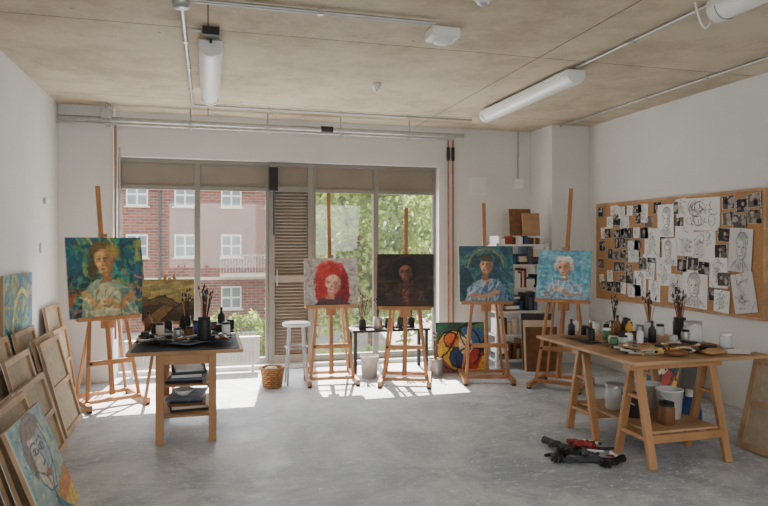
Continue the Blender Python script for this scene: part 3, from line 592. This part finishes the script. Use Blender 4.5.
# ------------------------------------------------------------------ pin board
m=MB(); bx=X1-.002
m.b2(bx-.02,bx,4.75,7.36,.9,2.09,'cork')
for z0,z1 in((.88,.905),(2.085,2.11)): m.b2(bx-.032,bx,4.73,7.38,z0,z1,'wood2')
for y0,y1 in((4.73,4.755),(7.355,7.38)): m.b2(bx-.032,bx,y0,y1,.905,2.085,'wood2')
board=m.obj('cork_board')
rg=random.Random(77)
def sketch(kind,seed,w,h):
    nx=max(12,int(w/.006)); ny=max(12,int(h/.006)); g=random.Random(seed)
    if kind=='photo':
        A=Art(nx,ny,(206,204,200),seed,.004); b=g.choice([(54,52,54),(84,78,76),(44,48,56),(110,98,88)])
        A.poly([(.04,.04),(.96,.04),(.96,.96),(.04,.96)],b); 
        for _ in range(5): A.ell(g.uniform(.15,.85),g.uniform(.15,.85),g.uniform(.08,.22),g.uniform(.08,.28),g.choice([(150,146,140),(170,164,156),(24,24,28),(110,98,88)]))
        A.ell(g.uniform(.3,.7),.6,.11,.14,(170,150,136))
    else:
        A=Art(nx,ny,g.choice([(222,220,216),(230,229,226),(208,206,204)]),seed,.012)
        k=(96,94,98)
        if kind=='swirl':
            for _ in range(26): A.arc(g.uniform(.15,.85),g.uniform(.2,.8),g.uniform(.04,.2),g.uniform(.05,.2),g.uniform(0,180),g.uniform(200,420),.007,(80,78,82),.8)
        elif kind=='face':
            cx=g.uniform(.42,.58); A.ell(cx,.82,.2,.1,(140,138,138),op=.6,soft=.6); A.ell(cx+.12,.52,.1,.24,(170,168,166),op=.7,soft=.6); A.ell(cx,.15,.3,.12,(180,178,176),op=.6,soft=.7)
            A.arc(cx,.55,.2,.28,150,400,.01,k,.7); A.arc(cx,.64,.25,.28,0,180,.014,k,.7)
            for sx in(-.09,.09): A.ell(cx-.02+sx,.58,.035,.018,k,soft=.5)
            A.line([(cx-.02,.56),(cx+.02,.46),(cx-.03,.45)],.008,k,.8); A.line([(cx-.08,.38),(cx+.04,.38)],.01,k,.8); A.line([(.1,.05),(.3,.22),(.4,.3)],.01,k,.7); A.line([(.9,.05),(.7,.22),(.6,.3)],.01,k,.7)
            for _ in range(10): x=g.uniform(.2,.8); A.line([(x,.02),(x+g.uniform(-.1,.1),.22)],.007,k,.6)
        else:
            A.ell(g.uniform(.3,.7),g.uniform(.3,.7),.2,.25,(186,184,182),op=.6,soft=.7)
            for _ in range(18): 
                x,y=g.uniform(.15,.85),g.uniform(.12,.88); A.line([(x,y),(x+g.uniform(-.2,.2),y+g.uniform(-.15,.15)),(x+g.uniform(-.2,.2),y+g.uniform(-.2,.2))],.008,k,.7)
    return A
def pin(yc,zc,w,h,kind,i,rot=0):
    m=MB(); m.X=Matrix.Translation((bx-.022-.0014*(i%9),yc,zc))@Matrix.Rotation(R(-90),4,'Z')@Matrix.Rotation(R(rot),4,'Y')@Matrix.Translation((0,0,-h/2))
    m.grid(sketch(kind,i,w,h),w,h,0,'draw'); m.cyl((0,0,h-.015),(0,-.008,h-.015),.005,rg.choice(['red','white','blue']),n=8)
    o=m.obj('pinned_'+('photo' if kind=='photo' else 'drawing')); o.parent=board
i=0
L1=[(5.53,1.9,.5,.34,'swirl',1),(5.5,1.56,.34,.32,'lines',-3),(5.78,1.62,.28,.32,'lines',2),(5.62,1.12,.36,.4,'face',2),(4.98,1.12,.27,.38,'lines',-10),(5.02,1.53,.28,.42,'face',4),(6.06,1.85,.26,.36,'face',0),(6.28,1.6,.26,.34,'lines',2),(6.1,1.28,.24,.32,'lines',-2),(5.9,1.1,.24,.32,'swirl',3),(6.5,1.12,.2,.3,'face',0),(5.3,1.3,.24,.3,'lines',0),(6.25,1.05,.2,.24,'lines',1),(6.45,1.95,.18,.22,'lines',4),(6.0,1.5,.24,.3,'face',-2),(5.25,1.02,.2,.22,'lines',3),(6.62,1.5,.2,.26,'lines',-3),(6.36,1.32,.22,.28,'swirl',5),(6.8,1.82,.18,.24,'lines',-4),(6.66,1.08,.16,.22,'face',4),(5.82,1.98,.16,.2,'lines',-5)]
for q in L1:
    i+=1; pin(q[0],q[1],q[2],q[3],q[4],i,q[5])
for q in [(5.16,2.0),(5.0,1.96),(4.86,2.0),(5.17,1.84),(5.02,1.81),(4.86,1.85),(5.22,1.68),(5.27,1.52),(5.36,1.08),(5.8,1.36),(5.65,1.38),(5.22,1.24),(5.5,1.34)]:
    i+=1; pin(q[0]+rg.uniform(-.012,.012),q[1],.16,.135,'photo',i,rg.uniform(-6,6))
for a in range(6):
    for b_ in range(8):
        if rg.random()<.16: continue
        i+=1; yy=7.25-a*.14+rg.uniform(-.035,.035); zz=2.0-b_*.138+rg.uniform(-.03,.03)
        if zz<.97: zz=.98
        if zz>2.01: zz=2.01
        pin(yy,zz,rg.uniform(.1,.16),rg.uniform(.1,.15),rg.choice(['photo','photo','photo','lines']),i,rg.uniform(-7,7))
for q in [(6.35,1.85),(6.2,2.0),(6.3,1.44),(5.93,1.98),(6.46,1.36),(6.42,1.72),(5.86,1.84),(6.15,1.7),(5.72,1.42)]:
    i+=1; pin(q[0],q[1],.14,.14,'photo',i,rg.uniform(-6,6))
# ------------------------------------------------------------------ exterior
boxobj('street_ground',-30,40,8.6,60,-3.2,-3,'ground')
m=MB(); yF=35
m.b2(-20,9,yF,yF+8,-3,11,'brick'); 
m.b2(-20,9,yF-.05,yF,-.35,-.2,'cream'); m.b2(-20,9,yF-.06,yF,5.6,5.75,'cream')
for r_,zc in enumerate((-1.3,1.45,4.1,6.9)):
    for kx in range(-6,4):
        x=-1.16+kx*2.35
        w,h=1.05,1.2
        m.b2(x-w/2,x+w/2,yF-.04,yF,zc-h/2,zc+h/2,'white')
        for sx in(-1,1):
            for sz in(-1,1): m.b2(x+sx*.25-.2,x+sx*.25+.2,yF-.06,yF-.04,zc+sz*.28-.23,zc+sz*.28+.23,'winglass')
        m.b2(x-w/2-.1,x+w/2+.1,yF-.15,yF,zc-h/2-.08,zc-h/2,'cream')
m.b2(.6,4.6,yF-1.4,yF,-.15,0,'cream')
for q in range(28): m.b2(.6+q*.145,.63+q*.145,yF-1.4,yF-1.37,0,.95,'galv')
m.b2(.6,4.6,yF-1.41,yF-1.36,.95,1.0,'galv')
m.cyl((-2.4,yF-.1,-3),(-2.4,yF-.1,11),.07,'charcoal')
m.obj('brick_building')
def foliage(name,blobs,n,sz,trunk=None,seed=0):
    g=np.random.default_rng(seed); vs=[];fs=[]; m=MB()
    for (cx,cy,cz,rx,ry,rz) in blobs:
        p=g.normal(size=(n,3)); p/=np.linalg.norm(p,axis=1)[:,None]; p*=g.uniform(.55,1.05,(n,1))*(1+.15*np.sin(p[:,:1]*9)+.12*np.cos(p[:,2:3]*11)); p=p*np.array([rx,ry,rz])+np.array([cx,cy,cz])
        a=g.normal(size=(n,3)); a/=np.linalg.norm(a,axis=1)[:,None]; b_=np.cross(a,g.normal(size=(n,3))); b_/=np.linalg.norm(b_,axis=1)[:,None]
        s_=sz*g.uniform(.6,1.3,(n,1))
        for q in range(n):
            o=len(vs); P=p[q];A_=a[q]*s_[q];B=b_[q]*s_[q]*.6
            vs+=[tuple(P-A_),tuple(P+B),tuple(P+A_),tuple(P-B)]; fs.append((o,o+1,o+2,o+3))
    m.add(vs,fs,'leaf')
    if trunk:
        x,y,r,zt=trunk; m.cyl((x,y,-3),(x,y,zt),r,'bark',r*.6,12)
        for k in range(5): a=k*1.26; m.cyl((x,y,zt-.6),(x+1.6*math.cos(a),y+1.2*math.sin(a),zt+1.6),r*.45,'bark',r*.15,8)
    m.obj(name)
foliage('leafy_tree',[(4.2,19,2.2,1.8,1.6,1.8),(6.0,20,3.8,2.2,2,2),(3.9,20,4.6,1.6,1.6,1.6),(5.6,18.5,.4,1.9,1.6,1.5),(7.4,20,1.4,1.8,1.6,2),(3.9,18.6,.2,1.2,1.2,1.4)],2600,.11,(5,19.5,.2,1.5),1)
foliage('leafy_tree',[(4.2,27,1.6,1.8,1.4,1.8),(8.4,28,4.4,2.4,2,2.4),(6,29,1,2.4,2,2.4),(5,28,3.6,1.8,1.4,1.8),(9.6,27,1,2,2,2)],2200,.15,(6,28.5,.22,1),2)
foliage('hedge',[(3+i*1.5,14.8,-1.7,1.1,.8,1.0) for i in range(6)],1100,.09,None,3)
foliage('shrub',[(.2+i*1.3,24,-1.9,1.0,.8,1.0) for i in range(3)],900,.1,None,4)
# ------------------------------------------------------------------ light
w=bpy.data.worlds.new('World'); S.world=w; w.use_nodes=True; nt=w.node_tree; bg=nt.nodes['Background']
sky=nt.nodes.new('ShaderNodeTexSky'); sky.sky_type='NISHITA'; sky.sun_disc=False; sky.sun_elevation=R(50); sky.sun_rotation=R(-10)
mxx=nt.nodes.new('ShaderNodeMixRGB'); mxx.inputs[0].default_value=.65; mxx.inputs[2].default_value=(9,9.2,9.4,1)
nt.links.new(sky.outputs[0],mxx.inputs[1]); nt.links.new(mxx.outputs[0],bg.inputs[0]); bg.inputs[1].default_value=.42
l=bpy.data.lights.new('sun','SUN'); l.energy=34; l.angle=R(.5); l.color=(1,.94,.85); o=bpy.data.objects.new('sun',l); S.collection.objects.link(o)
d=Vector((-.14,-1,-1.12)).normalized(); o.rotation_euler=d.to_track_quat('-Z','Y').to_euler()
def area(name,loc,rot,sx,sy,e,c=(1,1,1)):
    l=bpy.data.lights.new(name,'AREA'); l.shape='RECTANGLE'; l.size=sx; l.size_y=sy; l.energy=e; l.color=c; o=bpy.data.objects.new(name,l); S.collection.objects.link(o); o.location=loc; o.rotation_euler=rot
area('rear_fill_light',(1.6,Y0+.05,1.8),(R(90),0,0),5.2,1.8,52,(1,.98,.95))  # unseen fill lamp added behind the camera to brighten the room
area('window_daylight',(1.0,8.27,1.2),(R(-90),0,0),4.0,2.1,85,(.95,.98,1))
cam=bpy.data.cameras.new('camera'); co=bpy.data.objects.new('camera',cam); S.collection.objects.link(co); co.location=(0,0,1.6); co.rotation_euler=(R(90),0,R(-15.37)); cam.lens=30; cam.sensor_width=36; cam.shift_y=-10/768; S.camera=co
